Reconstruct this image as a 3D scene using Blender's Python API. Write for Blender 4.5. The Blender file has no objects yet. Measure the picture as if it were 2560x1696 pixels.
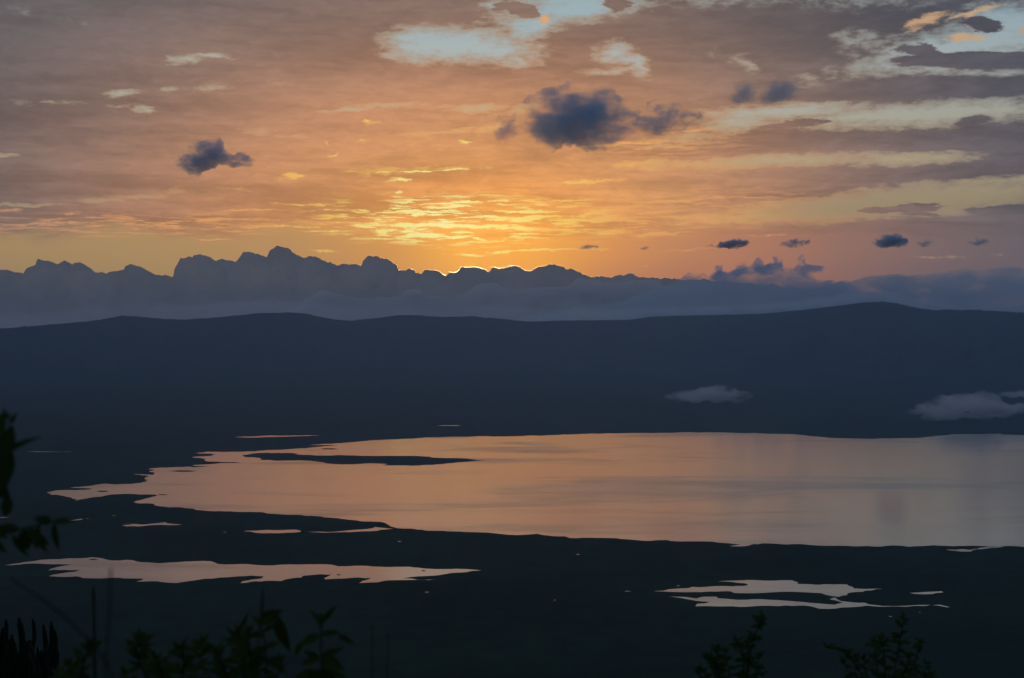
import bpy, bmesh, math, random
import numpy as np
from mathutils import Vector, noise, Matrix
from mathutils.geometry import tessellate_polygon

R = math.radians
random.seed(7)
scene = bpy.context.scene
col = scene.collection

# ------------------------------------------------------------------ camera
EYE_Z = 605.0                      # eye height over the crater floor, standing on the rim
W, H = 2560.0, 1696.0              # size of the photograph, for turning its pixels into directions
FPX = 3555.0                       # focal length in those pixels (50 mm on a 36 mm frame)
HORIZON = 790.0                    # row of eye level
PITCH = math.atan((H / 2 - HORIZON) / FPX)
cam_d = bpy.data.cameras.new('camera')
cam = bpy.data.objects.new('camera', cam_d)
col.objects.link(cam)
cam.location = (0, 0, EYE_Z)
cam.rotation_euler = (math.pi / 2 - PITCH, 0, 0)
cam_d.sensor_width = 36
cam_d.lens = 36 * FPX / W
cam_d.clip_start = 0.05
cam_d.clip_end = 200000
cam_d.dof.use_dof = True
cam_d.dof.focus_distance = 5000
cam_d.dof.aperture_fstop = 6.3
scene.camera = cam

def ray(px, py):
    v = Vector(((px - W / 2) / FPX, 1.0, -(py - H / 2) / FPX))
    v.rotate(Matrix.Rotation(-PITCH, 3, 'X'))
    return v.normalized()

def azel(px, py):
    d = ray(px, py)
    return math.degrees(math.atan2(d.x, d.y)), math.degrees(math.asin(d.z))

def on_floor(px, py, z=0.0):
    d = ray(px, py)
    t = (z - EYE_Z) / d.z
    return Vector((d.x * t, d.y * t, z))

def at_dist(px, py, dist):
    """the point seen at a pixel, at a given horizontal distance ahead (y)"""
    d = ray(px, py)
    return Vector((0, 0, EYE_Z)) + d * (dist / d.y)

# ------------------------------------------------------------------ render settings
scene.view_settings.view_transform = 'Standard'
scene.view_settings.look = 'None'
scene.view_settings.exposure = 0
scene.view_settings.gamma = 1
scene.render.engine = 'CYCLES'
cy = scene.cycles
cy.use_denoising = True
cy.max_bounces = 6
cy.diffuse_bounces = 2
cy.glossy_bounces = 3
cy.transmission_bounces = 2
cy.volume_bounces = 3
cy.transparent_max_bounces = 24
cy.volume_step_rate = 1.0
cy.volume_max_steps = 256

# ------------------------------------------------------------------ colour helpers
def lin(c):
    out = []
    for v in c:
        v /= 255.0
        out.append(v / 12.92 if v <= 0.04045 else ((v + 0.055) / 1.055) ** 2.4)
    return (*out, 1.0)

class NT:
    """small helper for writing node trees"""
    def __init__(self, tree):
        self.t = tree
        tree.nodes.clear()
    def n(self, typ, **kw):
        nd = self.t.nodes.new(typ)
        for k, v in kw.items():
            setattr(nd, k, v)
        return nd
    def put(self, sock, v):
        if v is None:
            return
        if hasattr(v, 'is_linked'):
            self.t.links.new(v, sock)
        else:
            sock.default_value = v
    def math(self, op, a, b=None, c=None, clamp=False):
        nd = self.n('ShaderNodeMath', operation=op, use_clamp=clamp)
        for i, v in enumerate((a, b, c)):
            self.put(nd.inputs[i], v)
        return nd.outputs[0]
    def vmath(self, op, a, b=None, c=None):
        nd = self.n('ShaderNodeVectorMath', operation=op)
        for i, v in enumerate((a, b, c)):
            self.put(nd.inputs[i], v)
        return nd.outputs[1] if op in ('LENGTH', 'DOT_PRODUCT', 'DISTANCE') else nd.outputs[0]
    def smooth(self, v, a, b, lo=0.0, hi=1.0):
        nd = self.n('ShaderNodeMapRange', interpolation_type='SMOOTHSTEP')
        for i, x in enumerate((v, a, b, lo, hi)):
            self.put(nd.inputs[i], x)
        return nd.outputs[0]
    flat = False
    def noise(self, vec, scale=1.0, detail=3.0, rough=0.5, lac=2.0, dist=0.0, color=False):
        nd = self.n('ShaderNodeTexNoise')
        if self.flat:
            nd.noise_dimensions = '2D'
        self.put(nd.inputs['Vector'], vec)
        for k, v in (('Scale', scale), ('Detail', detail), ('Roughness', rough), ('Lacunarity', lac), ('Distortion', dist)):
            self.put(nd.inputs[k], v)
        return nd.outputs['Color' if color else 'Fac']
    def ramp(self, fac, stops):
        nd = self.n('ShaderNodeValToRGB')
        e = nd.color_ramp.elements
        stops = sorted(stops, key=lambda s: s[0])
        e[0].position, e[0].color = stops[0]
        e[1].position, e[1].color = stops[-1]
        for p, c in stops[1:-1]:
            x = e.new(p)
            x.color = c
        self.put(nd.inputs[0], fac)
        return nd.outputs[0]
    def mix(self, f, a, b, mode='MIX'):
        nd = self.n('ShaderNodeMix', data_type='RGBA', blend_type=mode)
        self.put(nd.inputs[0], f)
        self.put(nd.inputs[6], a)
        self.put(nd.inputs[7], b)
        return nd.outputs[2]
    def comb(self, x, y, z=0.0):
        nd = self.n('ShaderNodeCombineXYZ')
        for i, v in enumerate((x, y, z)):
            self.put(nd.inputs[i], v)
        return nd.outputs[0]
    def sep(self, v):
        nd = self.n('ShaderNodeSeparateXYZ')
        self.put(nd.inputs[0], v)
        return nd.outputs

# ------------------------------------------------------------------ sky
SUN_AZ, SUN_EL = azel(1215, 694)          # just behind the top of the cloud bank
world = bpy.data.worlds.new('World')
scene.world = world
world.use_nodes = True

# openings in the high cloud deck: centre x, y, half width, half height (photo pixels), tilt (degrees, up to the right), strength
GAPS = [
    (1150, 114, 215, 50, 0, 1.0), (1060, 112, 120, 52, 0, 1.0), (1225, 122, 150, 44, -4, .9), (1335, 62, 110, 44, 22, .85), (1440, 12, 230, 52, 8, 1.0), (1260, 14, 70, 24, -16, .6),
    (1300, 152, 70, 36, 0, .62), (1545, 135, 70, 34, -12, .8), (1585, 160, 34, 44, 0, .75), (1520, 182, 100, 16, 0, .5),
    (455, 150, 60, 15, 2, .62), (525, 143, 80, 10, 3, .62), (293, 233, 64, 11, 7, .72), (430, 224, 80, 10, 4, .42), (540, 222, 70, 15, 4, .46), (360, 275, 32, 13, -5, .62), (300, 268, 90, 9, 4, .3),
    (130, 258, 130, 13, 3, .32), (880, 272, 130, 8, 6, .68), (960, 264, 110, 9, 1, .6), (1165, 269, 130, 12, 1, .66), (655, 327, 55, 10, 0, .5),
    (725, 341, 60, 9, 0, .46), (1110, 330, 170, 7, 4, .5), (1215, 322, 60, 14, 6, .5), (20, 386, 80, 5, 2, .5), (955, 430, 120, 18, 3, .42),
    (1130, 421, 170, 7, 1, .4), (60, 513, 130, 6, 3, .5), (260, 500, 75, 8, 3, .5), (375, 488, 110, 8, 5, .5),
    (455, 476, 60, 12, 6, .4), (590, 476, 60, 7, -4, .4), (60, 25, 60, 30, 0, .26), (210, 55, 70, 16, -6, .26),
    (720, 215, 160, 34, 0, .22), (880, 205, 70, 26, -20, .22), (650, 175, 60, 26, 0, .2),
    # right-hand side
    (2400, 112, 300, 46, 10, 1.0), (2340, 128, 170, 46, -6, .95), (2540, 60, 150, 64, 0, 1.0), (2470, 100, 200, 50, 0, 1.0), (2130, 100, 66, 36, 0, .5),
    (2230, 160, 110, 34, -14, .62), (2340, 180, 150, 16, -8, .55), (2480, 186, 170, 13, -2, .6), (1860, 160, 56, 26, -30, .4), (1770, 132, 40, 14, 40, .26), (2020, 202, 60, 26, 0, .42),
    (1190, 62, 130, 14, 8, .3),
    (2330, 286, 430, 34, 1, 1.0), (1960, 282, 250, 24, 3, .9), (1840, 306, 200, 24, 8, .8), (1700, 345, 160, 22, 5, .5),
    (1930, 403, 300, 19, 2, .85), (2265, 397, 180, 17, 0, .85), (1640, 410, 120, 14, 2, .55),
    (2500, 453, 170, 14, 2, .8), (2380, 492, 380, 40, 3, 1.0), (2140, 520, 340, 36, 2, .95), (1930, 540, 260, 20, 2, .7),
    (1680, 364, 150, 12, 4, .5), (1300, 272, 90, 14, 10, .5),
    # above the top of the picture, where the pale pools on the right show it
    (2080, -110, 480, 90, 6, 1.0), (1950, -260, 720, 190, 3, 1.0), (2450, -160, 500, 130, 8, 1.0),
]
# bright lit shreds under the deck: same layout
SHREDS = [
    (735, 444, 66, 14, 0, .8), (1003, 450, 40, 8, 0, .7), (935, 305, 26, 14, 10, .55), (1166, 353, 38, 9, 0, .6),
    (822, 388, 14, 13, 30, .55), (805, 354, 14, 10, 0, .5), (895, 350, 24, 8, 0, .4), (1355, 50, 26, 15, 25, .95),
    (2310, 55, 110, 22, 12, .75), (2395, 93, 70, 18, 0, .75), (2450, 30, 110, 12, 14, .7), (2555, 78, 30, 15, 0, .7),
    (750, 508, 130, 8, 1, .6), (640, 529, 150, 6, 2, .6), (815, 522, 60, 5, 1, .6), (560, 598, 60, 5, 2, .6), (160, 530, 40, 10, 5, .6),
    (1060, 430, 280, 5, 2, .6), (1460, 455, 150, 6, 0, .75), (1560, 362, 190, 7, 3, .75), (1700, 330, 120, 7, 3, .6), (1600, 410, 80, 8, 0, .6),
    (40, 527, 50, 9, 0, .55), (120, 560, 220, 7, 1, .55), (330, 566, 200, 6, 1, .5), (700, 570, 160, 6, 0, .6),
    (800, 582, 120, 5, 2, .6), (1060, 593, 95, 9, 1, 1.0), (960, 583, 60, 8, 2, .8), (1295, 588, 40, 5, 0, .9), (1230, 596, 40, 4, 0, .8),
    (1150, 566, 330, 8, 0, 1.0), (1300, 545, 200, 6, 2, .8), (1050, 530, 180, 6, 1, .9), (1080, 515, 60, 8, 3, .7),
    (1480, 548, 180, 8, 0, .8), (1520, 580, 110, 12, 0, .85), (1650, 585, 120, 7, 2, .8), (1480, 535, 150, 6, 3, .7), (1560, 520, 90, 5, 3, .6),
    (1350, 627, 190, 5, 1, .9), (1180, 634, 130, 6, 0, .6), (790, 626, 70, 6, 0, .55), (1630, 664, 60, 4, 0, .55),
    (1700, 500, 190, 7, 3, .6), (1850, 512, 130, 6, 2, .5), (1730, 625, 160, 5, 2, .45), (1740, 545, 140, 6, 3, .55), (2350, 641, 260, 9, 1, .3), (1950, 590, 200, 6, 1, .4),
    (980, 480, 45, 5, 0, .5), (960, 497, 60, 5, 0, .5), (1440, 500, 120, 5, 3, .6), (1250, 500, 100, 5, 2, .5),
]
# thicker, darker strips of the deck inside the openings
STRIPS = [
    (2420, 150, 210, 26, -3, 1.0), (2300, 128, 90, 16, -14, .9), (2450, 62, 62, 22, 0, .95), (2245, 522, 140, 14, 2, .9),
    (2510, 521, 110, 12, 0, .9), (2310, 508, 60, 6, 0, .8), (1300, 28, 55, 22, -12, .9), (1550, 8, 60, 20, 20, .55), (2300, 535, 60, 7, 0, .7),
    (1340, 178, 80, 14, 0, .6), (1990, 310, 120, 9, 3, .7), (2440, 303, 60, 16, 0, .4),
]

def build_world():
    g = NT(world.node_tree)
    g.flat = True
    out = g.n('ShaderNodeOutputWorld')
    bg = g.n('ShaderNodeBackground')
    d = g.n('ShaderNodeTexCoord').outputs['Generated']
    dx, dy, dz = g.sep(d)
    az = g.math('MULTIPLY', g.math('ARCTAN2', dx, dy), 57.29578)
    el = g.math('MULTIPLY', g.math('ARCSINE', dz), 57.29578)
    P = g.comb(az, el)
    # the deck as a plane overhead, so that its texture crowds together towards the horizon
    inv = g.math('DIVIDE', 1.0, g.math('ADD', g.math('MAXIMUM', dz, 0.0), 0.035))
    Q = g.comb(g.math('MULTIPLY', dx, inv), g.math('MULTIPLY', dy, inv))
    # ragged edges: shift the lookup by noise
    w1 = g.noise(g.vmath('MULTIPLY', P, (0.22, 0.9, 1)), 1.0, 3, .55, color=True)
    w2 = g.noise(g.vmath('MULTIPLY', P, (1.1, 3.6, 1)), 1.0, 5, .66, color=True)
    Pw = g.vmath('MULTIPLY_ADD', g.vmath('SUBTRACT', w1, (.5, .5, .5)), (2.2, .4, 0), P)
    Pw = g.vmath('MULTIPLY_ADD', g.vmath('SUBTRACT', w2, (.5, .5, .5)), (1.1, .3, 0), Pw)

    def field(shapes, vec, grow=1.0):
        acc = None
        for (x, y, a, b, tilt, s) in shapes:
            ca, ce = azel(x, y)
            m = g.n('ShaderNodeMapping', vector_type='TEXTURE')
            g.put(m.inputs[0], vec)
            m.inputs['Location'].default_value = (ca, ce, 0)
            m.inputs['Rotation'].default_value = (0, 0, R(tilt))
            m.inputs['Scale'].default_value = (a * grow / 62.05, b * grow / 62.05, 1)
            gr = g.n('ShaderNodeTexGradient', gradient_type='SPHERICAL')
            g.put(gr.inputs[0], m.outputs[0])
            v = gr.outputs['Fac']
            if s != 1.0:
                v = g.math('MULTIPLY', v, s)
            acc = v if acc is None else g.math('MAXIMUM', acc, v)
        return acc

    rx = g.math('MULTIPLY', g.math('SUBTRACT', az, SUN_AZ), .55)
    ry = g.math('SUBTRACT', el, 2.0)
    r = g.math('SQRT', g.math('ADD', g.math('MULTIPLY', rx, rx), g.math('MULTIPLY', ry, ry)))
    r40 = g.math('DIVIDE', r, 40.0)

    def rr(stops):
        return g.ramp(r40, [(a / 40.0, lin(c)) for a, c in stops])
    deck = rr([(0, (255, 186, 84)), (2.0, (250, 172, 84)), (3.2, (232, 157, 88)), (4.6, (212, 148, 94)), (6.2, (195, 138, 98)), (8, (171, 127, 101)),
               (9.6, (146, 116, 101)), (11.4, (122, 104, 98)), (13.2, (102, 94, 94)), (17, (102, 99, 104)), (26, (104, 107, 117)), (40, (100, 108, 124))])
    el20 = g.math('DIVIDE', el, 20.0, clamp=True)
    gap = g.ramp(el20, [(a / 20.0, lin(c)) for a, c in [(0, (150, 125, 96)), (3, (168, 138, 94)), (4.6, (172, 152, 118)), (6.3, (188, 170, 136)), (8.2, (180, 178, 164)), (10, (178, 186, 182)), (11.6, (162, 181, 186)), (13, (152, 176, 184)), (15, (180, 190, 186)), (20, (168, 182, 184))]])
    gap = g.mix(g.smooth(az, 4, 22, 0, .75), gap, g.mix(1.0, gap, (.74, .82, .92, 1), 'MULTIPLY'))
    gap = g.mix(g.smooth(r, 8.5, 4.0), gap, rr([(0, (255, 232, 130)), (3, (255, 212, 112)), (5, (242, 184, 104)), (7, (214, 168, 112)), (9, (196, 164, 120))]))
    ca, ce = azel(1110, 560)
    lx = g.math('MULTIPLY', g.math('SUBTRACT', az, ca), .9)
    ly = g.math('SUBTRACT', el, ce)
    r2 = g.math('SQRT', g.math('ADD', g.math('MULTIPLY', lx, lx), g.math('MULTIPLY', ly, ly)))
    lit = g.ramp(g.math('DIVIDE', r2, 40.0), [(a / 40.0, lin(c)) for a, c in [(0, (255, 248, 176)), (2, (255, 240, 146)), (4, (255, 212, 108)), (6.5, (244, 176, 98)), (10, (226, 158, 104)), (15, (208, 152, 116)), (20, (196, 165, 130)), (28, (120, 110, 110)), (40, (80, 86, 98))]])
    rim = rr([(0, (255, 230, 120)), (4, (255, 196, 100)), (7, (226, 164, 104)), (9.5, (206, 178, 138)), (12, (170, 158, 140)), (16, (120, 120, 122)), (40, (66, 76, 92))])
    # clear air far from the sun is the Nishita sky
    sky = g.n('ShaderNodeTexSky', sky_type='NISHITA')
    sky.sun_disc = False
    sky.sun_elevation = R(SUN_EL)
    sky.sun_rotation = R(SUN_AZ)
    sky.altitude = 2300
    sky.air_density = 1.0
    sky.dust_density = 2.0
    sky.ozone_density = 2.0
    nsky = g.mix(1.0, sky.outputs[0], (.12, .12, .12, 1), 'MULTIPLY')
    gap = g.mix(g.smooth(r, 20, 36), gap, nsky)

    # uneven thickness of the deck
    t1 = g.noise(g.vmath('MULTIPLY', Q, (.55, .8, 1)), 1.0, 5, .55)
    t2 = g.noise(g.vmath('MULTIPLY', Pw, (.55, 2.6, 1)), 1.0, 4, .55)
    t = g.math('ADD', g.math('MULTIPLY', t1, .72), g.math('MULTIPLY', t2, .28))
    shade = g.smooth(t, .33, .68, .82, 1.2)
    fine = g.noise(g.vmath('MULTIPLY', Pw, (1.4, 5.0, 1)), 1.0, 6, .68)
    shade = g.math('MULTIPLY', shade, g.smooth(fine, .28, .74, .95, 1.06))
    deck = g.mix(1.0, deck, g.comb(shade, shade, shade), 'MULTIPLY')
    # the right half of the deck is a little more mauve
    deck = g.mix(g.smooth(az, 1, 17), deck, g.mix(1.0, deck, (.72, .84, 1.0, 1), 'MULTIPLY'))

    # openings
    f = field(GAPS, Pw, 1.28)
    strips = field(STRIPS, Pw)
    ragged = g.math('MULTIPLY', g.math('SUBTRACT', g.noise(g.vmath('MULTIPLY', P, (1.5, 4.2, 1)), 1.0, 6, .66), .5), .8)
    f = g.math('ADD', f, g.math('MULTIPLY', ragged, g.smooth(f, .02, .25)))
    f = g.math('SUBTRACT', f, g.math('MULTIPLY', g.smooth(g.math('ADD', strips, g.math('MULTIPLY', ragged, .7)), .06, .46), 1.0))
    # openings elsewhere in the sky, outside the view as well
    wide = g.noise(g.vmath('MULTIPLY', Q, (.32, .5, 1)), 1.0, 4, .5)
    far_open = g.math('MULTIPLY', g.smooth(wide, .6, .8), g.smooth(r, 15, 20))
    f = g.math('MAXIMUM', f, far_open)
    hole = g.smooth(f, .16, .86, 0, .95)
    c = g.mix(g.smooth(f, .1, .42, 0, .35), deck, rim)
    c = g.mix(hole, c, gap)

    # low air under the deck
    az01 = g.math('ADD', g.math('DIVIDE', az, 90.0), .5, clamp=True)
    low = g.ramp(az01, [(a / 90.0 + .5, lin(cc)) for a, cc in [
        (-45, (84, 84, 90)), (-30, (128, 112, 88)), (-20, (176, 144, 98)), (-14, (186, 149, 98)), (-9, (200, 152, 96)), (-5, (226, 160, 88)), (-2, (255, 184, 84)), (1, (255, 178, 80)),
        (4, (232, 156, 88)), (7, (204, 140, 96)), (10, (186, 127, 98)), (13, (160, 118, 102)), (17, (130, 108, 105)), (21, (108, 100, 106)), (45, (76, 82, 94))]])
    lowf = g.smooth(g.math('ADD', g.sep(Pw)[1], g.math('MULTIPLY', g.math('SUBTRACT', w1, .5), 1.4)), 3.8, 2.8)
    c = g.mix(lowf, c, low)
    # a redder, dimmer strip right over the far clouds
    c = g.mix(g.math('MULTIPLY', g.smooth(el, 2.6, 1.6), g.smooth(az, 1.0, 7.0, 0, .4)), c, g.mix(g.smooth(az, 6, 18), lin((200, 128, 96)), lin((122, 104, 104))))

    # shreds of cloud lit from beneath, thickest above the sun
    sf = field(SHREDS, Pw)
    st = g.noise(g.vmath('MULTIPLY', g.vmath('MULTIPLY_ADD', g.vmath('SUBTRACT', w2, (.5, .5, .5)), (.6, .14, 0), P), (.62, 8.0, 1)), 1.0, 6, .64)
    env = field([(1130, 550, 470, 84, 0, 1.0), (350, 562, 640, 44, 1, .6), (1540, 545, 430, 80, 1, .6), (1680, 370, 330, 60, 2, .35), (1750, 500, 420, 50, 2, .45)], P)
    streak = g.math('MULTIPLY', g.smooth(st, .49, .62), g.smooth(env, .03, .5))
    sm = g.math('MAXIMUM', g.math('MULTIPLY', g.smooth(g.math('ADD', sf, ragged), .16, .6), .95), streak)
    c = g.mix(sm, c, lit)
    # glow round the hidden sun
    sx = g.math('MULTIPLY', g.math('SUBTRACT', az, SUN_AZ), .62)
    sy = g.math('SUBTRACT', el, 2.6)
    gl = g.math('EXPONENT', g.math('MULTIPLY', g.math('ADD', g.math('MULTIPLY', sx, sx), g.math('MULTIPLY', sy, sy)), -.22))
    c = g.mix(g.math('MULTIPLY', gl, .75), c, g.mix(1.0, c, (1.25, 1.12, .8, 1), 'MULTIPLY'))
    g.put(bg.inputs[0], c)
    bg.inputs[1].default_value = 1.0
    # away from the sunrise the sky is only deck and openings
    bg2 = g.n('ShaderNodeBackground')
    g.put(bg2.inputs[0], g.mix(g.smooth(far_open, .07, .68), deck, gap))
    mx = g.n('ShaderNodeMixShader')
    g.put(mx.inputs[0], g.smooth(r, 26, 31))
    g.t.links.new(bg.outputs[0], mx.inputs[1]); g.t.links.new(bg2.outputs[0], mx.inputs[2])
    g.t.links.new(mx.outputs[0], out.inputs[0])
build_world()
world.cycles.sampling_method = 'MANUAL'
world.cycles.sample_map_resolution = 1024

# the sun itself is hidden behind the cloud bank
sl = bpy.data.lights.new('sun', 'SUN')
sl.energy = 0.5
sl.angle = R(0.53)
sl.color = (1.0, .72, .38)
sun = bpy.data.objects.new('sun', sl)
col.objects.link(sun)
sd = Vector((math.sin(R(SUN_AZ)) * math.cos(R(SUN_EL)), math.cos(R(SUN_AZ)) * math.cos(R(SUN_EL)), math.sin(R(SUN_EL))))
sun.rotation_euler = sd.to_track_quat('Z', 'Y').to_euler()
sun.location = (0, 0, 2000)

# ------------------------------------------------------------------ object helpers
def tag(o, label=None, cat=None, group=None, kind=None):
    if label: o['label'] = label
    if cat: o['category'] = cat
    if group: o['group'] = group
    if kind: o['kind'] = kind
    return o

def mesh_obj(name, verts, faces, mat, parent=None, smooth=True, loc=None):
    me = bpy.data.meshes.new(name)
    me.from_pydata(verts, [], faces)
    if smooth:
        me.polygons.foreach_set('use_smooth', [True] * len(me.polygons))
    me.update()
    me.materials.append(mat)
    o = bpy.data.objects.new(name, me)
    col.objects.link(o)
    if loc is not None:
        o.location = loc
    if parent is not None:
        o.parent = parent
    return o

def empty(name, loc):
    o = bpy.data.objects.new(name, None)
    o.empty_display_size = .1
    o.location = loc
    col.objects.link(o)
    return o

def new_mat(name):
    m = bpy.data.materials.new(name)
    m.use_nodes = True
    return m, NT(m.node_tree)

# ------------------------------------------------------------------ materials
def ground_mat(name, a, b, scale, bump):
    m, g = new_mat(name)
    out = g.n('ShaderNodeOutputMaterial')
    p = g.n('ShaderNodeBsdfPrincipled')
    pos = g.n('ShaderNodeNewGeometry').outputs['Position']
    n1 = g.noise(pos, 1 / scale, 6, .6)
    n2 = g.noise(pos, 1 / (scale * 9), 4, .55)
    f = g.smooth(g.math('ADD', g.math('MULTIPLY', n1, .5), g.math('MULTIPLY', n2, .5)), .36, .64)
    g.put(p.inputs['Base Color'], g.mix(f, a, b))
    p.inputs['Roughness'].default_value = .95
    p.inputs['Specular IOR Level'].default_value = 0.05
    bp = g.n('ShaderNodeBump')
    bp.inputs['Strength'].default_value = .8
    bp.inputs['Distance'].default_value = bump
    g.put(bp.inputs['Height'], n1)
    g.put(p.inputs['Normal'], bp.outputs[0])
    g.t.links.new(p.outputs[0], out.inputs[0])
    return m

M_FLOOR = ground_mat('grassland', (.003, .016, .006, 1), (.012, .038, .014, 1), 60, 1.0)
M_RIM = ground_mat('forest_slope', (.010, .016, .012, 1), (.034, .042, .028, 1), 170, 14.0)
M_SLOPE = ground_mat('near_slope', (.020, .026, .014, 1), (.040, .044, .026, 1), 1.2, .1)

def water_mat():
    m, g = new_mat('lake_water')
    out = g.n('ShaderNodeOutputMaterial')
    pos = g.n('ShaderNodeNewGeometry').outputs['Position']
    n1 = g.noise(g.vmath('MULTIPLY', pos, (1 / 1900, 1 / 620, 1)), 1.0, 5, .55, dist=.7)
    n2 = g.noise(g.vmath('MULTIPLY', pos, (1 / 700, 1 / 260, 1)), 1.0, 5, .6, dist=.5)
    gl = g.n('ShaderNodeBsdfGlossy')
    gl.inputs['Color'].default_value = (.97, .93, .85, 1)
    # wind patches ruffle the still water
    rg = g.math('ADD', g.smooth(n1, .52, .64, .12, .2), g.smooth(n2, .55, .7, 0, .05))
    g.put(gl.inputs['Roughness'], rg)
    df = g.n('ShaderNodeBsdfDiffuse')
    df.inputs[0].default_value = (.03, .035, .032, 1)
    mx = g.n('ShaderNodeMixShader')
    g.put(mx.inputs[0], g.smooth(g.math('ADD', g.math('MULTIPLY', n1, .6), g.math('MULTIPLY', n2, .4)), .5, .62, .93, .76))
    bp = g.n('ShaderNodeBump')
    bp.inputs['Strength'].default_value = .25
    bp.inputs['Distance'].default_value = .25
    g.put(bp.inputs['Height'], g.noise(g.vmath('MULTIPLY', pos, (1 / 70, 1 / 26, 1)), 1.0, 4, .6))
    g.put(gl.inputs['Normal'], bp.outputs[0])
    g.t.links.new(df.outputs[0], mx.inputs[1]); g.t.links.new(gl.outputs[0], mx.inputs[2])
    g.t.links.new(mx.outputs[0], out.inputs[0])
    return m
M_WATER = water_mat()

# ------------------------------------------------------------------ the caldera
RC = 8600.0                         # radius of the crater wall's crest; the camera stands on it
CREST = [(-900, 842), (-400, 834), (0, 822), (95, 815), (249, 800), (305, 789), (346, 792), (443, 800), (514, 796), (640, 784), (721, 781), (759, 784), (813, 795), (875, 803),
         (991, 789), (1045, 788), (1100, 793), (1181, 791), (1280, 800), (1320, 804), (1456, 801), (1567, 800), (1631, 792), (1723, 789), (1821, 787), (1920, 784), (2016, 774),
         (2111, 763), (2159, 756), (2207, 754), (2239, 758), (2287, 769), (2335, 775), (2446, 775), (2510, 779), (2560, 782), (2900, 790), (3400, 800)]
crest_az = np.array([azel(x, y)[0] for x, y in CREST])
crest_tan = np.array([math.tan(R(azel(x, y)[1])) for x, y in CREST])

def fbm(x, y, z, o=4):
    return noise.fractal((x, y, z), 1.0, 2.0, o, noise_basis='PERLIN_ORIGINAL')

def ground_z(x, y):
    r = math.hypot(x, y)
    rho = math.hypot(x, y - RC)
    az = math.degrees(math.atan2(x, y))
    near = math.exp(-(r / 2500.0) ** 2)
    # height of the crest in this direction
    h = 590.0
    if abs(az) < 60:
        far = max(2 * RC * math.cos(R(az)), 3000)
        hf = EYE_Z + far * float(np.interp(az, crest_az, crest_tan)) + 7.0 * fbm(az * 2.2, 3.1, 0, 3) + 4.0 * fbm(az * 13, 9.1, 0, 2)
        k = min(1.0, max(0.0, (60 - abs(az)) / 25))
        h = h * (1 - k) + hf * k
    h = h * (1 - near) + 603.4 * near
    d = RC - rho
    if d > 0:
        t = d / 1500.0
        if t >= 1:
            z = 0.0
        else:
            z = h * (1 - t) ** 1.6
            gully = abs(fbm(x / 900, y / 900, .3, 4))
            z -= (1 - near) * 240 * gully * t * (1 - t) * 2
            z = max(z, 0)
    else:
        z = h - min(-d, 4000) * .03 * (1 - near) - (abs(d) * .002 * near)
    return z

def build_terrain():
    azs = sorted(set([round(-180 + 3 * i, 3) for i in range(120)] + [round(-27 + .1 * i, 3) for i in range(541)]))
    rs = [0.0]
    r = 1.0
    while r < 1500:
        rs.append(r); r *= 1.14
    r = 1500
    while r < 15300:
        rs.append(r); r += max(60, r * .03)
    r = 15300
    while r < 18250:
        rs.append(r); r += 45
    rs.append(18250)
    nz, nr = len(azs), len(rs)
    verts = []
    rho = np.zeros((nr, nz))
    for i, rr_ in enumerate(rs):
        for j, a in enumerate(azs):
            x, y = rr_ * math.sin(R(a)), rr_ * math.cos(R(a))
            verts.append((x, y, ground_z(x, y)))
            rho[i, j] = math.hypot(x, y - RC)
    groups = {'ground': [], 'hills': [], 'hillside': []}
    for i in range(nr - 1):
        for j in range(nz):
            k = (j + 1) % nz
            q = (i * nz + j, i * nz + k, (i + 1) * nz + k, (i + 1) * nz + j)
            if i == 0:
                q = (q[0], q[2], q[3])
            rm = rho[i, j]
            if rm < RC - 1500:
                groups['ground'].append(q)
            elif rs[i] > 3500:
                groups['hills'].append(q)
            else:
                groups['hillside'].append(q)
    res = {}
    for nm, fs in groups.items():
        used = sorted({v for f in fs for v in f})
        mp = {v: i for i, v in enumerate(used)}
        res[nm] = mesh_obj(nm, [verts[v] for v in used], [tuple(reversed([mp[v] for v in f])) for f in fs],
                           {'ground': M_FLOOR, 'hills': M_RIM, 'hillside': M_SLOPE}[nm])
    tag(res['ground'], 'dark grassy crater floor spreading round the lake', kind='structure')
    tag(res['hills'], 'long dark crater wall rising behind the lake', kind='structure')
    tag(res['hillside'], 'steep shadowed slope dropping away below the viewpoint', kind='structure')
build_terrain()

def crest_forest():
    """trees along the crest of the far wall, too small to tell apart"""
    v, f = [], []
    for i in range(1500):
        a = random.uniform(-24, 24)
        if noise.noise((a * 1.7, 5.5, 0)) < -.15 and random.random() < .8:
            continue
        d = 2 * RC * math.cos(R(a)) - random.uniform(0, 160)
        x, y = d * math.sin(R(a)), d * math.cos(R(a))
        z = ground_z(x, y)
        h = random.uniform(8, 17) * (1.25 if random.random() < .1 else 1)
        w = h * random.uniform(.35, .7)
        b = len(v)
        v.append((x, y, z - 3))
        for k in range(6):
            th = k * math.pi / 3 + random.random()
            v.append((x + w * math.cos(th), y + w * math.sin(th), z + h * random.uniform(.45, .7)))
        v.append((x, y, z + h))
        for k in range(6):
            n = 1 + (k + 1) % 6
            f += [(b, b + n, b + 1 + k), (b + 7, b + 1 + k, b + n)]
    o = mesh_obj('forest', v, f, M_RIM, smooth=False)
    tag(o, 'dark fringe of trees along the crest of the crater wall', kind='stuff')
crest_forest()

# ------------------------------------------------------------------ water
def A(pts): return [(x * .29573, 1060 + y * .29573) for x, y in pts]
def B(pts): return [(550 + x * .29573, 1060 + y * .29573) for x, y in pts]
def C(pts): return [(1600 + x * .40558, 1350 + y * .40558) for x, y in pts]
def D(pts): return [(850 + x * .44399, 1000 + y * .44399) for x, y in pts]
def E(pts): return [(1700 + x * .44399, 1000 + y * .44399) for x, y in pts]

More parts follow.
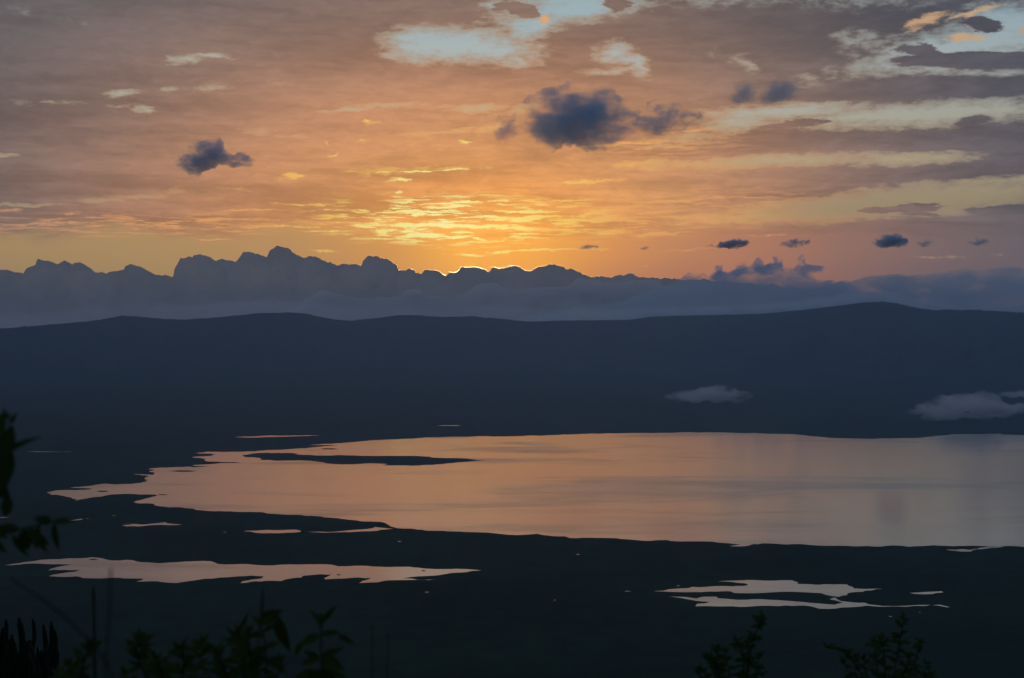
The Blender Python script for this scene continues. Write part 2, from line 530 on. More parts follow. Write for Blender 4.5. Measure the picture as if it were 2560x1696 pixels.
def shore(pts, amp=.13, cap=13.0, depth=4):
    """corner points of a shoreline, broken up into smaller bays and spits on the ground"""
    w = [on_floor(x, y).to_2d() for x, y in pts]
    for _ in range(depth):
        out = []
        for i, p in enumerate(w):
            q = w[(i + 1) % len(w)]
            out.append(p)
            L = (q - p).length
            if L > 24:
                n = Vector((-(q - p).y, (q - p).x)) / L
                out.append((p + q) / 2 + n * random.gauss(0, 1) * min(L * amp, cap))
        w = out
    return w

def sheet(name, pts, mat, z, label, amp=.13, cap=13.0, depth=4):
    w = shore(pts, amp, cap, depth)
    tris = tessellate_polygon([[v.to_3d() for v in w]])
    o = mesh_obj(name, [(v.x, v.y, z) for v in w], [t for t in tris], mat, smooth=False)
    bm = bmesh.new(); bm.from_mesh(o.data)
    for f in bm.faces:
        if f.normal.z < 0: f.normal_flip()
    bm.to_mesh(o.data); bm.free()
    tag(o, label, kind='structure')
    return o

LAKE = (A([(410, 587), (450, 568), (560, 560), (640, 562), (730, 557), (775, 548), (680, 543), (590, 540), (700, 530), (800, 517), (870, 507), (1000, 512), (1120, 508), (1200, 495), (1255, 475),
           (1245, 450), (1265, 445), (1240, 436), (1130, 424), (1290, 431), (1315, 412), (1262, 400), (1310, 390), (1252, 382), (1330, 372), (1650, 368), (1790, 360), (1625, 350), (1700, 345), (1850, 333), (2055, 329),
           (1900, 323), (1740, 318), (1700, 290), (1660, 277), (1800, 270), (1830, 258), (1650, 247), (1750, 235), (1870, 238)])
        + B([(150, 237), (400, 222), (740, 205), (870, 190), (1095, 175), (740, 180), (1080, 158), (1150, 153), (1300, 138), (1640, 125), (1780, 115), (1950, 110), (2180, 105), (2367, 107)])
        + D([(1250, 196), (1420, 190), (1937, 183)])
        + E([(150, 183), (300, 186), (650, 195), (850, 215), (1100, 220), (1400, 208), (1600, 192), (1800, 190), (1820, 196), (1937, 198)])
        + [(2760, 1092), (3100, 1120), (3320, 1180), (3250, 1270), (2950, 1345), (2740, 1362)]
        + E([(1937, 828), (1840, 823), (1640, 838), (1760, 824), (1500, 822), (1370, 824), (1200, 820), (900, 822), (600, 815), (480, 808), (400, 816), (345, 826), (275, 824), (340, 815), (150, 798), (0, 798)])
        + D([(1700, 793), (1450, 778), (1290, 778), (1200, 768), (1000, 762), (900, 755), (600, 740), (420, 728), (310, 722)])
        + B([(1500, 882), (1430, 864), (1405, 848), (1390, 837), (1200, 825), (1100, 812), (1000, 798), (870, 790), (780, 778), (580, 770), (400, 758), (180, 745), (0, 738)])
        + A([(1650, 728), (1550, 712), (1430, 708), (1350, 698), (1300, 688), (1240, 672), (1145, 668), (1150, 652), (1200, 640), (1280, 620), (1330, 608), (1300, 598), (1200, 598), (1100, 592), (1000, 595),
             (900, 605), (860, 615), (740, 630), (680, 640), (622, 656), (640, 638), (580, 620), (500, 602), (430, 592)]))
sheet('lake', LAKE, M_WATER, .15, 'wide shallow lake mirroring the orange sky')

sheet('island', B([(195, 265), (260, 255), (330, 247), (570, 245), (640, 260), (800, 268), (1100, 268), (1430, 272), (1730, 277), (1790, 285), (1960, 290), (2250, 308), (2100, 320), (1850, 342), (1800, 348), (1560, 352),
                   (1365, 350), (1420, 338), (1250, 333), (1120, 343), (950, 338), (870, 325), (770, 312), (580, 310), (460, 312), (330, 305), (345, 290), (200, 278)]), M_FLOOR, .45,
      'long dark low island near the lake far shore')
def lens(f, x0, x1, y, h):
    m = (x0 + x1) / 2
    return f([(x0, y), (m - (x1 - x0) * .2, y - h), (m + (x1 - x0) * .22, y - h * .8), (x1, y), (m + (x1 - x0) * .1, y + h), (m - (x1 - x0) * .25, y + h * .7)])
for a in ((B, 850, 1000, 212, 5), (A, 815, 920, 571, 5), (A, 1440, 1660, 400, 6), (A, 1330, 1425, 600, 3), (B, 1700, 1740, 1243, 4), (B, 985, 1020, 1277, 4), (A, 750, 830, 1147, 4)):
    sheet('islet', lens(*a), M_FLOOR, .45, 'tiny dark mud islet in shallow water', .06, 4, 2)

PONDS = [
    ('long pond with ragged fingers on the near crater floor',
     A([(40, 1195), (200, 1170), (350, 1150), (650, 1138), (780, 1128), (870, 1138), (940, 1155), (1150, 1162), (1290, 1175), (1480, 1172), (1640, 1162), (1790, 1163), (1840, 1185), (1980, 1188)])
     + B([(240, 1187), (320, 1195), (500, 1192), (900, 1188), (950, 1192), (1000, 1205), (1150, 1200), (1300, 1207), (1680, 1217), (1740, 1225), (2080, 1228), (2210, 1240), (2080, 1255), (1850, 1280), (1620, 1295),
          (1540, 1308), (1820, 1319), (1600, 1321), (1400, 1325), (1330, 1340), (1170, 1347), (1200, 1330), (1280, 1305), (1050, 1308), (890, 1315), (880, 1305), (940, 1275), (850, 1272), (700, 1285), (690, 1300),
          (540, 1320), (520, 1330), (170, 1348), (190, 1330), (350, 1308), (370, 1290), (150, 1290), (0, 1300)])
     + A([(1730, 1310), (1600, 1330), (1500, 1346), (1440, 1345), (1330, 1332), (1150, 1333), (1210, 1310), (1050, 1308), (850, 1308), (700, 1305), (530, 1295), (410, 1288), (450, 1275), (560, 1258), (640, 1250),
          (695, 1233), (590, 1238), (405, 1240), (480, 1212), (610, 1190), (400, 1187), (150, 1192)])),
    ('pale forked upper pool on the right of the near floor',
     C([(80, 317), (180, 305), (300, 298), (320, 290), (500, 285), (640, 285), (660, 272), (640, 268), (480, 258), (560, 252), (700, 248), (940, 250), (975, 262), (970, 272), (1100, 278), (1280, 276), (1310, 290),
        (1320, 300), (1450, 302), (1500, 303), (1430, 312), (1300, 325), (1280, 340), (1225, 352), (1170, 345), (1120, 330), (900, 320), (800, 325), (700, 330), (580, 328), (560, 318), (480, 320), (200, 322)])),
    ('pale lower pool trailing into a thin channel',
     C([(180, 350), (280, 352), (350, 362), (470, 350), (480, 360), (600, 370), (800, 370), (890, 375), (1040, 388), (1100, 392), (1200, 400), (1250, 388), (1170, 367), (1205, 356), (1275, 382), (1390, 388), (1410, 398),
        (1500, 408), (1640, 407), (1720, 402), (1790, 402), (1760, 408), (1640, 413), (1500, 413), (1400, 406), (1320, 415), (1240, 418), (1210, 424), (1100, 424), (1050, 410), (900, 405), (700, 410), (340, 410), (350, 395), (430, 382), (340, 375), (280, 365)])),
    ('small pale oval pool right of the forked pools', C([(1660, 328), (1750, 322), (1860, 317), (1870, 325), (1800, 335), (1700, 334)])),
    ('thin creek reaching back from the lake near shore', B([(1465, 886), (1310, 872), (1240, 890), (1050, 905), (980, 912), (735, 915), (900, 921), (1100, 916), (1330, 905), (1420, 892)])),
    ('narrow flat pool beside the creek', B([(190, 908), (410, 897), (580, 896), (685, 905), (670, 916), (560, 921), (300, 922), (270, 913)])),
    ('small ragged pool below the lake left bay', A([(1025, 856), (1120, 850), (1060, 839), (1170, 848), (1190, 853), (1280, 845), (1400, 830), (1410, 840), (1540, 852), (1400, 855), (1280, 857), (1180, 868), (1060, 867)])),
    ('slim tilted pool behind the left leaves', A([(470, 824), (600, 815), (705, 802), (690, 811), (560, 829)])),
    ('thin bright strip of water beyond the lake left end', B([(120, 113), (400, 99), (845, 97), (600, 107), (300, 117)])),
    ('faint short strip of water on the far floor', D([(550, 146), (620, 143.5), (690, 144), (640, 147)])),
    ('faint long strip of water at the far left', A([(230, 237), (400, 234.5), (630, 235), (420, 239)])),
    ('sliver of water at the left picture edge', A([(-40, 793), (40, 788), (85, 789), (20, 796)])),
    ('short forked sliver off the lake near right shore', C([(1885, 62), (1990, 57), (2030, 62), (2120, 48), (2245, 43), (2120, 56), (2045, 66), (2040, 73), (1980, 73)])),
    ('broken sliver trailing from the lower channel end', C([(1800, 404), (1850, 400), (1910, 416), (1890, 416), (1840, 406)])),
]
for lab, pts in PONDS:
    sheet('pond', pts, M_WATER, .15, lab, .1, 6)
for (f, x, y, w_) in ((D, 335, 797, 16), (D, 1340, 870, 18), (D, 490, 1083, 18), (D, 1210, 1128, 8), (D, 1620, 1078, 24), (D, 1905, 1048, 18),
                      (E, 1350, 1198, 6), (E, 1185, 1220, 14), (A, 740, 801, 18), (A, 960, 778, 30), (A, 1900, 917, 26)):
    sheet('puddle', lens(f, x - w_ * .8, x + w_ * .8, y, 1.2), M_WATER, .15, 'tiny glint of standing water on dark grass', .08, 3, 1)

# ------------------------------------------------------------------ clouds
def cloud_surface(name, c0, c1, size):
    """opaque far-off cumulus: white droplets, the light on them put into the colour"""
    m, g = new_mat(name)
    out = g.n('ShaderNodeOutputMaterial')
    p = g.n('ShaderNodeBsdfDiffuse')
    pos = g.n('ShaderNodeNewGeometry').outputs['Position']
    g.put(p.inputs['Color'], g.mix(g.smooth(g.noise(pos, 1 / size, 5, .6), .35, .65), c0, c1))
    g.t.links.new(p.outputs[0], out.inputs[0])
    return m
M_BANK = cloud_surface('cumulus', (.60, .52, .45, 1), (.70, .60, .51, 1), 1500)  # warm light on the white cloud is put into this colour
M_BANK2 = cloud_surface('stratus', (.66, .69, .73, 1), (.74, .77, .81, 1), 3000)

def cloud_volume(name, color, dens, size, lo, hi, aniso=0.0, surf=.004, detail=5, stretch=(1, 1, 1.3), edge=0.0, rag=1.0):
    """droplets: dense in the middle, torn by noise towards the outside when edge > 0"""
    m, g = new_mat(name)
    out = g.n('ShaderNodeOutputMaterial')
    v = g.n('ShaderNodeVolumePrincipled')
    v.inputs['Color'].default_value = color
    v.inputs['Anisotropy'].default_value = aniso
    tc = g.n('ShaderNodeTexCoord')
    nz = g.noise(g.vmath('MULTIPLY', tc.outputs['Object'], stretch), 1 / size, detail, .64)
    f = nz
    if edge:
        q = g.vmath('LENGTH', g.vmath('MULTIPLY_ADD', tc.outputs['Generated'], (2, 2, 2), (-1, -1, -1)))
        f = g.math('ADD', g.math('MULTIPLY', g.math('SUBTRACT', 1.0, q), edge), g.math('MULTIPLY', g.math('SUBTRACT', nz, .5), rag))
    g.put(v.inputs['Density'], g.math('MULTIPLY', g.smooth(f, lo, hi), dens))
    g.t.links.new(v.outputs[0], out.inputs['Volume'])
    # a nearly clear diffuse surface, added so the volume has an object mask
    df = g.n('ShaderNodeBsdfDiffuse'); df.inputs[0].default_value = color
    tr = g.n('ShaderNodeBsdfTransparent')
    mx = g.n('ShaderNodeMixShader'); mx.inputs[0].default_value = surf
    g.t.links.new(tr.outputs[0], mx.inputs[1]); g.t.links.new(df.outputs[0], mx.inputs[2])
    g.t.links.new(mx.outputs[0], out.inputs['Surface'])
    return m

def bank(name, outline, dist, depth, mat, label, cat, base_el=-1.2, lump=1.0, rough=1.0, group=None, power=.55):
    """a wall of cumulus: the outline gives its top, the body bulges and billows in depth"""
    o = np.array(sorted(outline))
    xs = np.arange(o[0, 0], o[-1, 0] + .1, 3.0)
    ys = np.interp(xs, o[:, 0], o[:, 1])
    NV = 81
    zb = EYE_Z + dist * math.tan(R(base_el))
    zmax = at_dist(1280, min(ys) - 8, dist).z
    verts, faces = [], []
    for x, y in zip(xs, ys):
        y -= rough * (7.0 * abs(noise.noise((x / 30, 4.2, dist))) + 4.5 * abs(noise.noise((x / 13, 1.2, dist))) + 2.6 * abs(noise.noise((x / 6.3, 7.2, dist))) - 3.2)
        top = at_dist(x, y, dist)
        dirx = top.x / dist
        for k in range(NV):
            u = 2.0 * k / (NV - 1) - 1.0                      # -1 foot in front, 0 top, 1 foot behind
            t = (1 - abs(u)) ** .75
            z = zb + (top.z - zb) * t
            w = min(1.0, (z - zb) / (zmax - zb))
            half = depth * (1 - w ** 3) + 60 * (1 - t) ** .5 + 40 * (1 - t)
            bl = lump * (420 * abs(noise.noise((top.x / 1500, z / 1100, .7))) + 260 * abs(noise.noise((top.x / 620, z / 480, 2.7))) + 50 * abs(noise.noise((top.x / 260, z / 210, 5.7))))
            half += bl * min(1.0, (1 - t) * 6)
            yy = dist + (half if u > 0 else -half)
            kk = yy / dist if u < 0 else 1.0
            verts.append((dirx * yy * (1 if u <= 0 else dist / yy), yy, EYE_Z + (z - EYE_Z) * kk))
    n = len(xs)
    for i in range(n - 1):
        for k in range(NV - 1):
            faces.append((i * NV + k, (i + 1) * NV + k, (i + 1) * NV + k + 1, i * NV + k + 1))
        faces.append((i * NV, i * NV + NV - 1, (i + 1) * NV + NV - 1, (i + 1) * NV))
    faces.append(tuple(range(NV)))
    faces.append(tuple(reversed([(n - 1) * NV + k for k in range(NV)])))
    ob = mesh_obj(name, verts, faces, mat)
    bm = bmesh.new(); bm.from_mesh(ob.data); bmesh.ops.recalc_face_normals(bm, faces=bm.faces); bm.to_mesh(ob.data); bm.free()
    return tag(ob, label, cat, group)

FAR_BANK = [(-500, 690), (-350, 672), (-200, 684), (-80, 668), (0, 676), (14, 675), (35, 684), (58, 686), (66, 672), (89, 663), (93, 650), (119, 653), (143, 662), (162, 655), (176, 664), (195, 661), (210, 663), (222, 677), (235, 682), (266, 686),
            (273, 680), (292, 681), (308, 676), (314, 665), (327, 662), (349, 669), (373, 681), (384, 689), (414, 690), (433, 694), (436, 675), (443, 662), (451, 646), (481, 645), (484, 640), (500, 635), (527, 646), (538, 654),
            (554, 649), (573, 651), (589, 655), (603, 639), (608, 633), (633, 631), (640, 639), (668, 643), (674, 626), (691, 615), (721, 620), (735, 634), (756, 645), (786, 642), (802, 650), (813, 653), (818, 659), (845, 665),
            (862, 661), (883, 663), (904, 666), (908, 654), (923, 641), (943, 641), (951, 647), (964, 649), (991, 664), (994, 677), (1016, 677), (1024, 674), (1036, 676), (1040, 684), (1054, 685), (1062, 677), (1083, 678),
            (1097, 684), (1113, 691), (1129, 684), (1144, 682), (1150, 672), (1159, 669), (1175, 672), (1194, 671), (1212, 674), (1216, 681), (1224, 682), (1229, 672), (1238, 670), (1248, 675), (1262, 671), (1280, 666),
            (1291, 665), (1312, 680), (1329, 680), (1345, 669), (1388, 663), (1407, 668), (1415, 674), (1440, 677), (1445, 682), (1458, 691), (1485, 695), (1502, 691), (1523, 695), (1571, 687), (1602, 694), (1672, 699),
            (1702, 701), (1750, 700), (1900, 712), (2100, 730), (2300, 740)]
cb = bank('cumulus_bank', FAR_BANK, 45000, 1200, M_BANK, 'long wall of grey cumulus with bumpy tops hiding the sun', 'cloud', lump=.6)
# the thin fringe of its tops, which the low sun shines through
m_fr, g_ = new_mat('cloud_fringe')
o_ = g_.n('ShaderNodeOutputMaterial')
v_ = g_.n('ShaderNodeVolumePrincipled')
v_.inputs['Color'].default_value = (.95, .95, .95, 1)
v_.inputs['Density'].default_value = 0.45e-4
v_.inputs['Anisotropy'].default_value = .978
g_.t.links.new(v_.outputs[0], o_.inputs['Volume'])
fr = bank('fringe', [(x, y - 2.8) for x, y in FAR_BANK], 45000, 1500, m_fr, None, None, lump=.6)
fr.parent = cb
MID_BANK = [(690, 800), (745, 775), (759, 764), (764, 754), (786, 750), (802, 738), (835, 747), (873, 757), (891, 758), (927, 759), (1002, 754), (1016, 738), (1046, 735), (1062, 751), (1110, 756), (1154, 754), (1170, 743), (1202, 722), (1229, 719),
            (1256, 730), (1288, 738), (1334, 732), (1396, 732), (1426, 727), (1442, 708), (1496, 708), (1504, 716), (1534, 719), (1618, 711), (1648, 708), (1656, 726), (1713, 730), (1760, 745), (1850, 770), (1900, 800)]
M_SOFT = cloud_volume('soft_bank', (.99, .96, .94, 1), .0075, 360, .40, .62, detail=7, stretch=(.6, .6, 1.1))
M_SOFT2 = cloud_volume('soft_bank_right', (.70, .79, .88, 1), .0036, 340, .40, .70, detail=7, stretch=(.5, .5, 1.0))
bank('stratus_bank', [(x, y - 13) for x, y in MID_BANK], 31000, 1500, M_SOFT, 'lower grey cloud bank in front of the cumulus wall', 'cloud', rough=.7)
RIGHT_BANK = [(1150, 830), (1350, 800), (1480, 778), (1560, 768), (1610, 742), (1660, 735), (1700, 712), (1723, 695), (1750, 699), (1788, 704), (1800, 690), (1830, 694), (1850, 680), (1900, 672), (1930, 668), (1960, 679), (2000, 680), (2020, 694), (2045, 714), (2100, 719), (2143, 716),
              (2181, 702), (2239, 700), (2290, 702), (2335, 697), (2414, 687), (2470, 685), (2526, 681), (2560, 686), (2700, 680), (2900, 692), (3200, 700)]
bank('stratus_bank', [(x, y - 13) for x, y in RIGHT_BANK], 26000, 1400, M_SOFT2, 'soft blue-grey cloud bank over the right part of the crater wall', 'cloud', rough=1.2)

def puff_cloud(name, lobes, dist, mat, label, cat='cloud', group=None, vox=4.0, amp=.3, grow=1.18, depth=.8):
    """a ragged cloud: lobes (centre x, y, radius x, y in photo pixels) grown together and roughened"""
    s = dist / FPX
    c = at_dist(sum(l[0] for l in lobes) / len(lobes), sum(l[1] for l in lobes) / len(lobes), dist)
    bm = bmesh.new()
    for (x, y, a, b) in lobes:
        p = at_dist(x, y, dist) - c
        a *= grow; b *= grow
        m = Matrix.Translation(p + Vector((0, random.uniform(-.3, .3) * (a + b) / 2 * s, 0))) @ Matrix.Diagonal((a * s, (a + b) / 2 * depth * s, b * s, 1))
        bmesh.ops.create_icosphere(bm, subdivisions=3, radius=1.0, matrix=m)
    me = bpy.data.meshes.new(name); bm.to_mesh(me); bm.free()
    o = bpy.data.objects.new(name, me); col.objects.link(o)
    md = o.modifiers.new('r', 'REMESH'); md.mode = 'VOXEL'; md.voxel_size = vox * s
    dg = bpy.context.evaluated_depsgraph_get()
    me2 = bpy.data.meshes.new_from_object(o.evaluated_get(dg))
    o.modifiers.clear(); o.data = me2; bpy.data.meshes.remove(me)
    me2.name = name
    mean = sum((l[2] + l[3]) / 2 for l in lobes) / len(lobes) * s
    nrm = [v.normal.copy() for v in me2.vertices]
    for v, nn in zip(me2.vertices, nrm):
        q = v.co / mean
        d = noise.fractal(q * 1.1 + Vector((dist, 0, 0)), .8, 2.1, 4) + .35 * abs(noise.noise(q * 3.1))
        v.co += nn * d * mean * amp
    me2.materials.clear(); me2.materials.append(mat)
    me2.polygons.foreach_set('use_smooth', [True] * len(me2.polygons))
    o.location = c
    return tag(o, label, cat, group)

SC = (.60, .76, .92, 1)  # blue skylight on the shaded droplets is put into this colour
M_SCUD = cloud_volume('scud', SC, .020, 120, -.02, .52, detail=8, stretch=(.75, .75, 1.25), edge=.66, rag=2.3)
M_SCUD_S = cloud_volume('scud_small', SC, .042, 75, -.02, .55, detail=8, stretch=(.75, .75, 1.25), edge=.66, rag=2.3)
M_WISP = cloud_volume('scud_wisp', SC, .024, 70, .1, .7, detail=8, stretch=(.7, .7, 1.3), edge=.6, rag=2.9)
G_SC = (.60, .76, .92, 1)
puff_cloud('cloud', [(1440, 262, 95, 42), (1400, 300, 105, 55), (1500, 300, 85, 60), (1350, 335, 60, 32), (1500, 350, 55, 30), (1545, 318, 40, 40), (1490, 240, 45, 26)], 6000, M_SCUD, 'largest dark blue cumulus against the orange sky', group=G_SC)
puff_cloud('cloud', [(1262, 300, 24, 22), (1255, 325, 24, 24), (1285, 340, 28, 20)], 6000, M_WISP, 'small ragged cloud scrap just left of the largest dark cumulus', group=G_SC)
puff_cloud('cloud', [(1600, 300, 44, 30), (1660, 275, 40, 26), (1690, 300, 44, 22), (1640, 318, 40, 18), (1730, 290, 26, 16)], 6200, M_WISP, 'ragged wispy cloud trailing right of the largest dark cumulus', group=G_SC)
puff_cloud('cloud', [(1862, 232, 34, 22), (1845, 245, 22, 14)], 6800, M_SCUD, 'left one of the dark cloud pair in the upper right sky', group=G_SC)
puff_cloud('cloud', [(1950, 228, 38, 26), (1975, 222, 26, 16), (1920, 245, 26, 14)], 6800, M_SCUD, 'right one of the dark cloud pair in the upper right sky', group=G_SC)
puff_cloud('cloud', [(522, 372, 34, 34), (500, 395, 42, 30), (470, 415, 32, 24), (545, 395, 40, 16), (600, 402, 32, 14)], 5600, M_SCUD_S, 'small dark cumulus alone in the left sky', group=G_SC)
puff_cloud('cloud', [(1838, 610, 34, 10), (1850, 604, 20, 8), (1790, 618, 26, 4)], 15000, M_SCUD_S, 'low dark cloudlet, third from the right of the far row', group=G_SC)
puff_cloud('cloud', [(1990, 606, 38, 9), (1975, 610, 24, 7)], 15000, M_WISP, 'faint flat cloudlet left of the darkest one in the far row', group=G_SC)
puff_cloud('cloud', [(2232, 602, 36, 16), (2220, 608, 34, 10)], 14000, M_SCUD_S, 'darkest domed cloudlet of the far row', group=G_SC)
puff_cloud('cloud', [(2316, 607, 22, 8)], 14500, M_WISP, 'faint small cloudlet right beside the darkest of the far row', group=G_SC)
puff_cloud('cloud', [(2440, 603, 28, 9), (2460, 609, 16, 6)], 14500, M_WISP, 'faint cloudlet nearest the right end of the far row', group=G_SC)
puff_cloud('cloud', [(1470, 618, 24, 6), (1455, 621, 16, 4)], 16000, M_WISP, 'tiny dark cloudlet leftmost of the far row', group=G_SC)
puff_cloud('cloud', [(1612, 620, 14, 5)], 16000, M_WISP, 'tiny dark cloudlet second from the left of the far row', group=G_SC)
M_SPIRE = cloud_volume('scud_spire', (.62, .76, .92, 1), .014, 150, -.05, .4, detail=7, edge=.5, rag=2.0)  # spires carry the blue skylight in their colour too
for lab, lobes in (('thin cloud spire leftmost over the blue-grey bank', [(1796, 675, 9, 18), (1800, 692, 22, 10)]),
                   ('slanted cloud scrap between the spires over the blue-grey bank', [(1855, 672, 14, 12), (1840, 684, 18, 9), (1862, 665, 9, 10)]),
                   ('tallest cloud spire over the blue-grey bank', [(1945, 652, 11, 20), (1935, 672, 30, 12), (1895, 662, 12, 14), (1900, 678, 40, 10)]),
                   ('rightmost cloud spire over the blue-grey bank', [(2004, 655, 9, 18), (2010, 675, 22, 14), (2040, 672, 24, 8)])):
    puff_cloud('cloud', lobes, 24000, M_SPIRE, lab, group='cloud spires over the right bank')
# the cap of cloud that follows the summit on the right
cap = [(1480, 784, 60, 7), (1580, 778, 60, 8), (1680, 776, 62, 9), (1780, 773, 62, 9), (1880, 769, 62, 10), (1970, 763, 60, 10), (2050, 754, 56, 11), (2120, 746, 50, 11), (2180, 740, 46, 12), (2240, 743, 46, 12), (2300, 754, 46, 10), (2360, 764, 40, 8)]
M_CAP = cloud_volume('cap_cloud', (.8, .85, .92, 1), .006, 420, .36, .62, surf=.005)
puff_cloud('cap_cloud', cap, 19200, M_CAP, 'thin pale cloud cap following the summit of the crater wall', vox=3, amp=.12, grow=1.0)

M_MIST = cloud_volume('crest_mist', (.86, .87, .90, 1), .0016, 700, .30, .66, detail=5, stretch=(.5, .5, 1.2), surf=.002)
for lab, x0, x1, lift in (('soft mist lying along the left part of the crater crest', -260, 700, 14), ('soft mist lying along the middle of the crater crest', 700, 1560, 10)):
    ml = []
    xx = x0
    while xx < x1:
        yy = float(np.interp(xx, [p[0] for p in CREST], [p[1] for p in CREST]))
        ml.append((xx, yy - lift + random.uniform(-5, 5), random.uniform(70, 110), random.uniform(14, 24)))
        xx += 62
    puff_cloud('mist', ml, 20500, M_MIST, lab, 'mist', 'mist along the crater crest', vox=5, amp=.15, grow=1.0)
M_FOG = cloud_volume('fog', (.97, .97, .98, 1), .022, 130, -.04, .56, detail=8, stretch=(.6, .6, 1.4), edge=.62, rag=2.0)
puff_cloud('fog_patch', [(1700, 992, 40, 10), (1745, 990, 50, 15), (1790, 986, 50, 18), (1835, 992, 40, 14)], 9350, M_FOG, 'smaller pale patch of fog low on the far crater floor', 'fog', 'fog patches in the crater', vox=3)
puff_cloud('fog_patch', [(2310, 1035, 50, 13), (2360, 1018, 60, 24), (2430, 1014, 70, 26), (2490, 1022, 60, 18), (2400, 1034, 100, 12)], 8050, M_FOG, 'larger pale patch of fog near the lake far right shore', 'fog', 'fog patches in the crater', vox=3)
puff_cloud('fog_patch', [(2535, 984, 40, 7), (2580, 986, 40, 8)], 9800, M_FOG, 'thin wisp of fog at the right picture edge', 'fog', 'fog patches in the crater', vox=2.5)

# ------------------------------------------------------------------ air
def haze_box():
    a = 18600.0
    bm = bmesh.new()
    bmesh.ops.create_cube(bm, size=1.0)
    me = bpy.data.meshes.new('haze')
    z0, z1 = -1.0, 830.0
    for v in bm.verts:
        v.co = Vector((v.co.x * 2 * a, v.co.y * 2 * a, z0 if v.co.z < 0 else z1))
    bm.to_mesh(me); bm.free()
    m, g = new_mat('haze')
    out = g.n('ShaderNodeOutputMaterial')
    v = g.n('ShaderNodeVolumePrincipled')
    v.inputs['Color'].default_value = (.36, .62, 1.0, 1)
    v.inputs['Density'].default_value = 4.6e-5
    v.inputs['Anisotropy'].default_value = .7
    g.t.links.new(v.outputs[0], out.inputs['Volume'])
    me.materials.append(m)
    o = bpy.data.objects.new('haze', me)
    col.objects.link(o)
    tag(o, 'thin blue morning haze filling the crater', kind='stuff')
haze_box()

# ------------------------------------------------------------------ plants on the slope below the viewpoint
def leaf_mat(name, c0, c1):
    m, g = new_mat(name)
    out = g.n('ShaderNodeOutputMaterial')
    info = g.n('ShaderNodeObjectInfo').outputs['Random']
    pos = g.n('ShaderNodeTexCoord').outputs['Object']
    f = g.math('ADD', g.math('MULTIPLY', info, .6), g.math('MULTIPLY', g.noise(pos, 4.0, 3), .4))
    cc = g.mix(f, c0, c1)
    p = g.n('ShaderNodeBsdfPrincipled')
    g.put(p.inputs['Base Color'], cc)
    p.inputs['Roughness'].default_value = .6
    p.inputs['Specular IOR Level'].default_value = .15
    t = g.n('ShaderNodeBsdfTranslucent')
    g.put(t.inputs[0], cc)
    mx = g.n('ShaderNodeMixShader'); mx.inputs[0].default_value = .25
    g.t.links.new(p.outputs[0], mx.inputs[1]); g.t.links.new(t.outputs[0], mx.inputs[2])
    g.t.links.new(mx.outputs[0], out.inputs[0])
    return m
M_LEAF = leaf_mat('leaf', (.010, .032, .003, 1), (.024, .062, .007, 1))
M_STEM = leaf_mat('stem', (.012, .014, .008, 1), (.02, .02, .012, 1))
M_SUCC = leaf_mat('succulent_skin', (.006, .010, .006, 1), (.012, .018, .010, 1))

def leaf_mesh(name, width, fold, droop, n=7):
    v, f = [], []
    for i in range(n + 1):
        t = i / n
        w = width * math.sin(math.pi * t ** .8) * (1 - .25 * t) * .5 if i < n else 0
        z = -droop * t * t
        v += [(t, -w, z + fold * w), (t, 0, z), (t, w, z + fold * w)]
    for i in range(n):
        a = i * 3
        f += [(a, a + 3, a + 4, a + 1), (a + 1, a + 4, a + 5, a + 2)]
    me = bpy.data.meshes.new(name)
    me.from_pydata(v, [], f)
    me.polygons.foreach_set('use_smooth', [True] * len(me.polygons))
    me.materials.append(M_LEAF)
    return me
LEAVES = [leaf_mesh('leaf', .34, .5, .12), leaf_mesh('leaf', .42, .35, .28), leaf_mesh('leaf', .5, .3, .05), leaf_mesh('leaf', .26, .6, .4)]

def tube(name, pts, r0, r1, mat, parent, sides=6, ribs=0):
    """a tapering stem through points given in the plant's own space"""
    pts = [Vector(p) for p in pts]
    short = min((b - a).length for a, b in zip(pts, pts[1:]))
    even = [pts[0]]
    for a, b in zip(pts, pts[1:]):
        k = max(1, min(14, int((b - a).length / (short * 1.3))))
        even += [a.lerp(b, (j + 1) / k) for j in range(k)]
    pts = even
    dense = []
    for i in range(len(pts) - 1):
        p0 = pts[max(i - 1, 0)]; p1 = pts[i]; p2 = pts[i + 1]; p3 = pts[min(i + 2, len(pts) - 1)]
        for k in range(3):
            t = k / 3
            dense.append(.5 * ((2 * p1) + (p2 - p0) * t + (2 * p0 - 5 * p1 + 4 * p2 - p3) * t * t + (3 * p1 - p0 - 3 * p2 + p3) * t ** 3))
    dense.append(pts[-1])
    n = len(dense)
    v, f = [], []
    for i, p in enumerate(dense):
        t = (dense[min(i + 1, n - 1)] - dense[max(i - 1, 0)]).normalized()
        a = t.cross(Vector((0, 1, .01))).normalized(); b = t.cross(a)
        r = r0 + (r1 - r0) * i / (n - 1)
        if ribs and i == n - 1: r *= .35
        for k in range(sides):
            th = 2 * math.pi * k / sides
            q = r * (1 if not ribs or k % 2 == 0 else .72)
            v.append(p + a * math.cos(th) * q + b * math.sin(th) * q)
    for i in range(n - 1):
        for k in range(sides):
            f.append((i * sides + k, i * sides + (k + 1) % sides, (i + 1) * sides + (k + 1) % sides, (i + 1) * sides + k))
    f.append(tuple(range(sides))[::-1]); f.append(tuple((n - 1) * sides + k for k in range(sides)))
    return mesh_obj(name, [tuple(q) for q in v], f, mat, parent, smooth=not ribs), dense

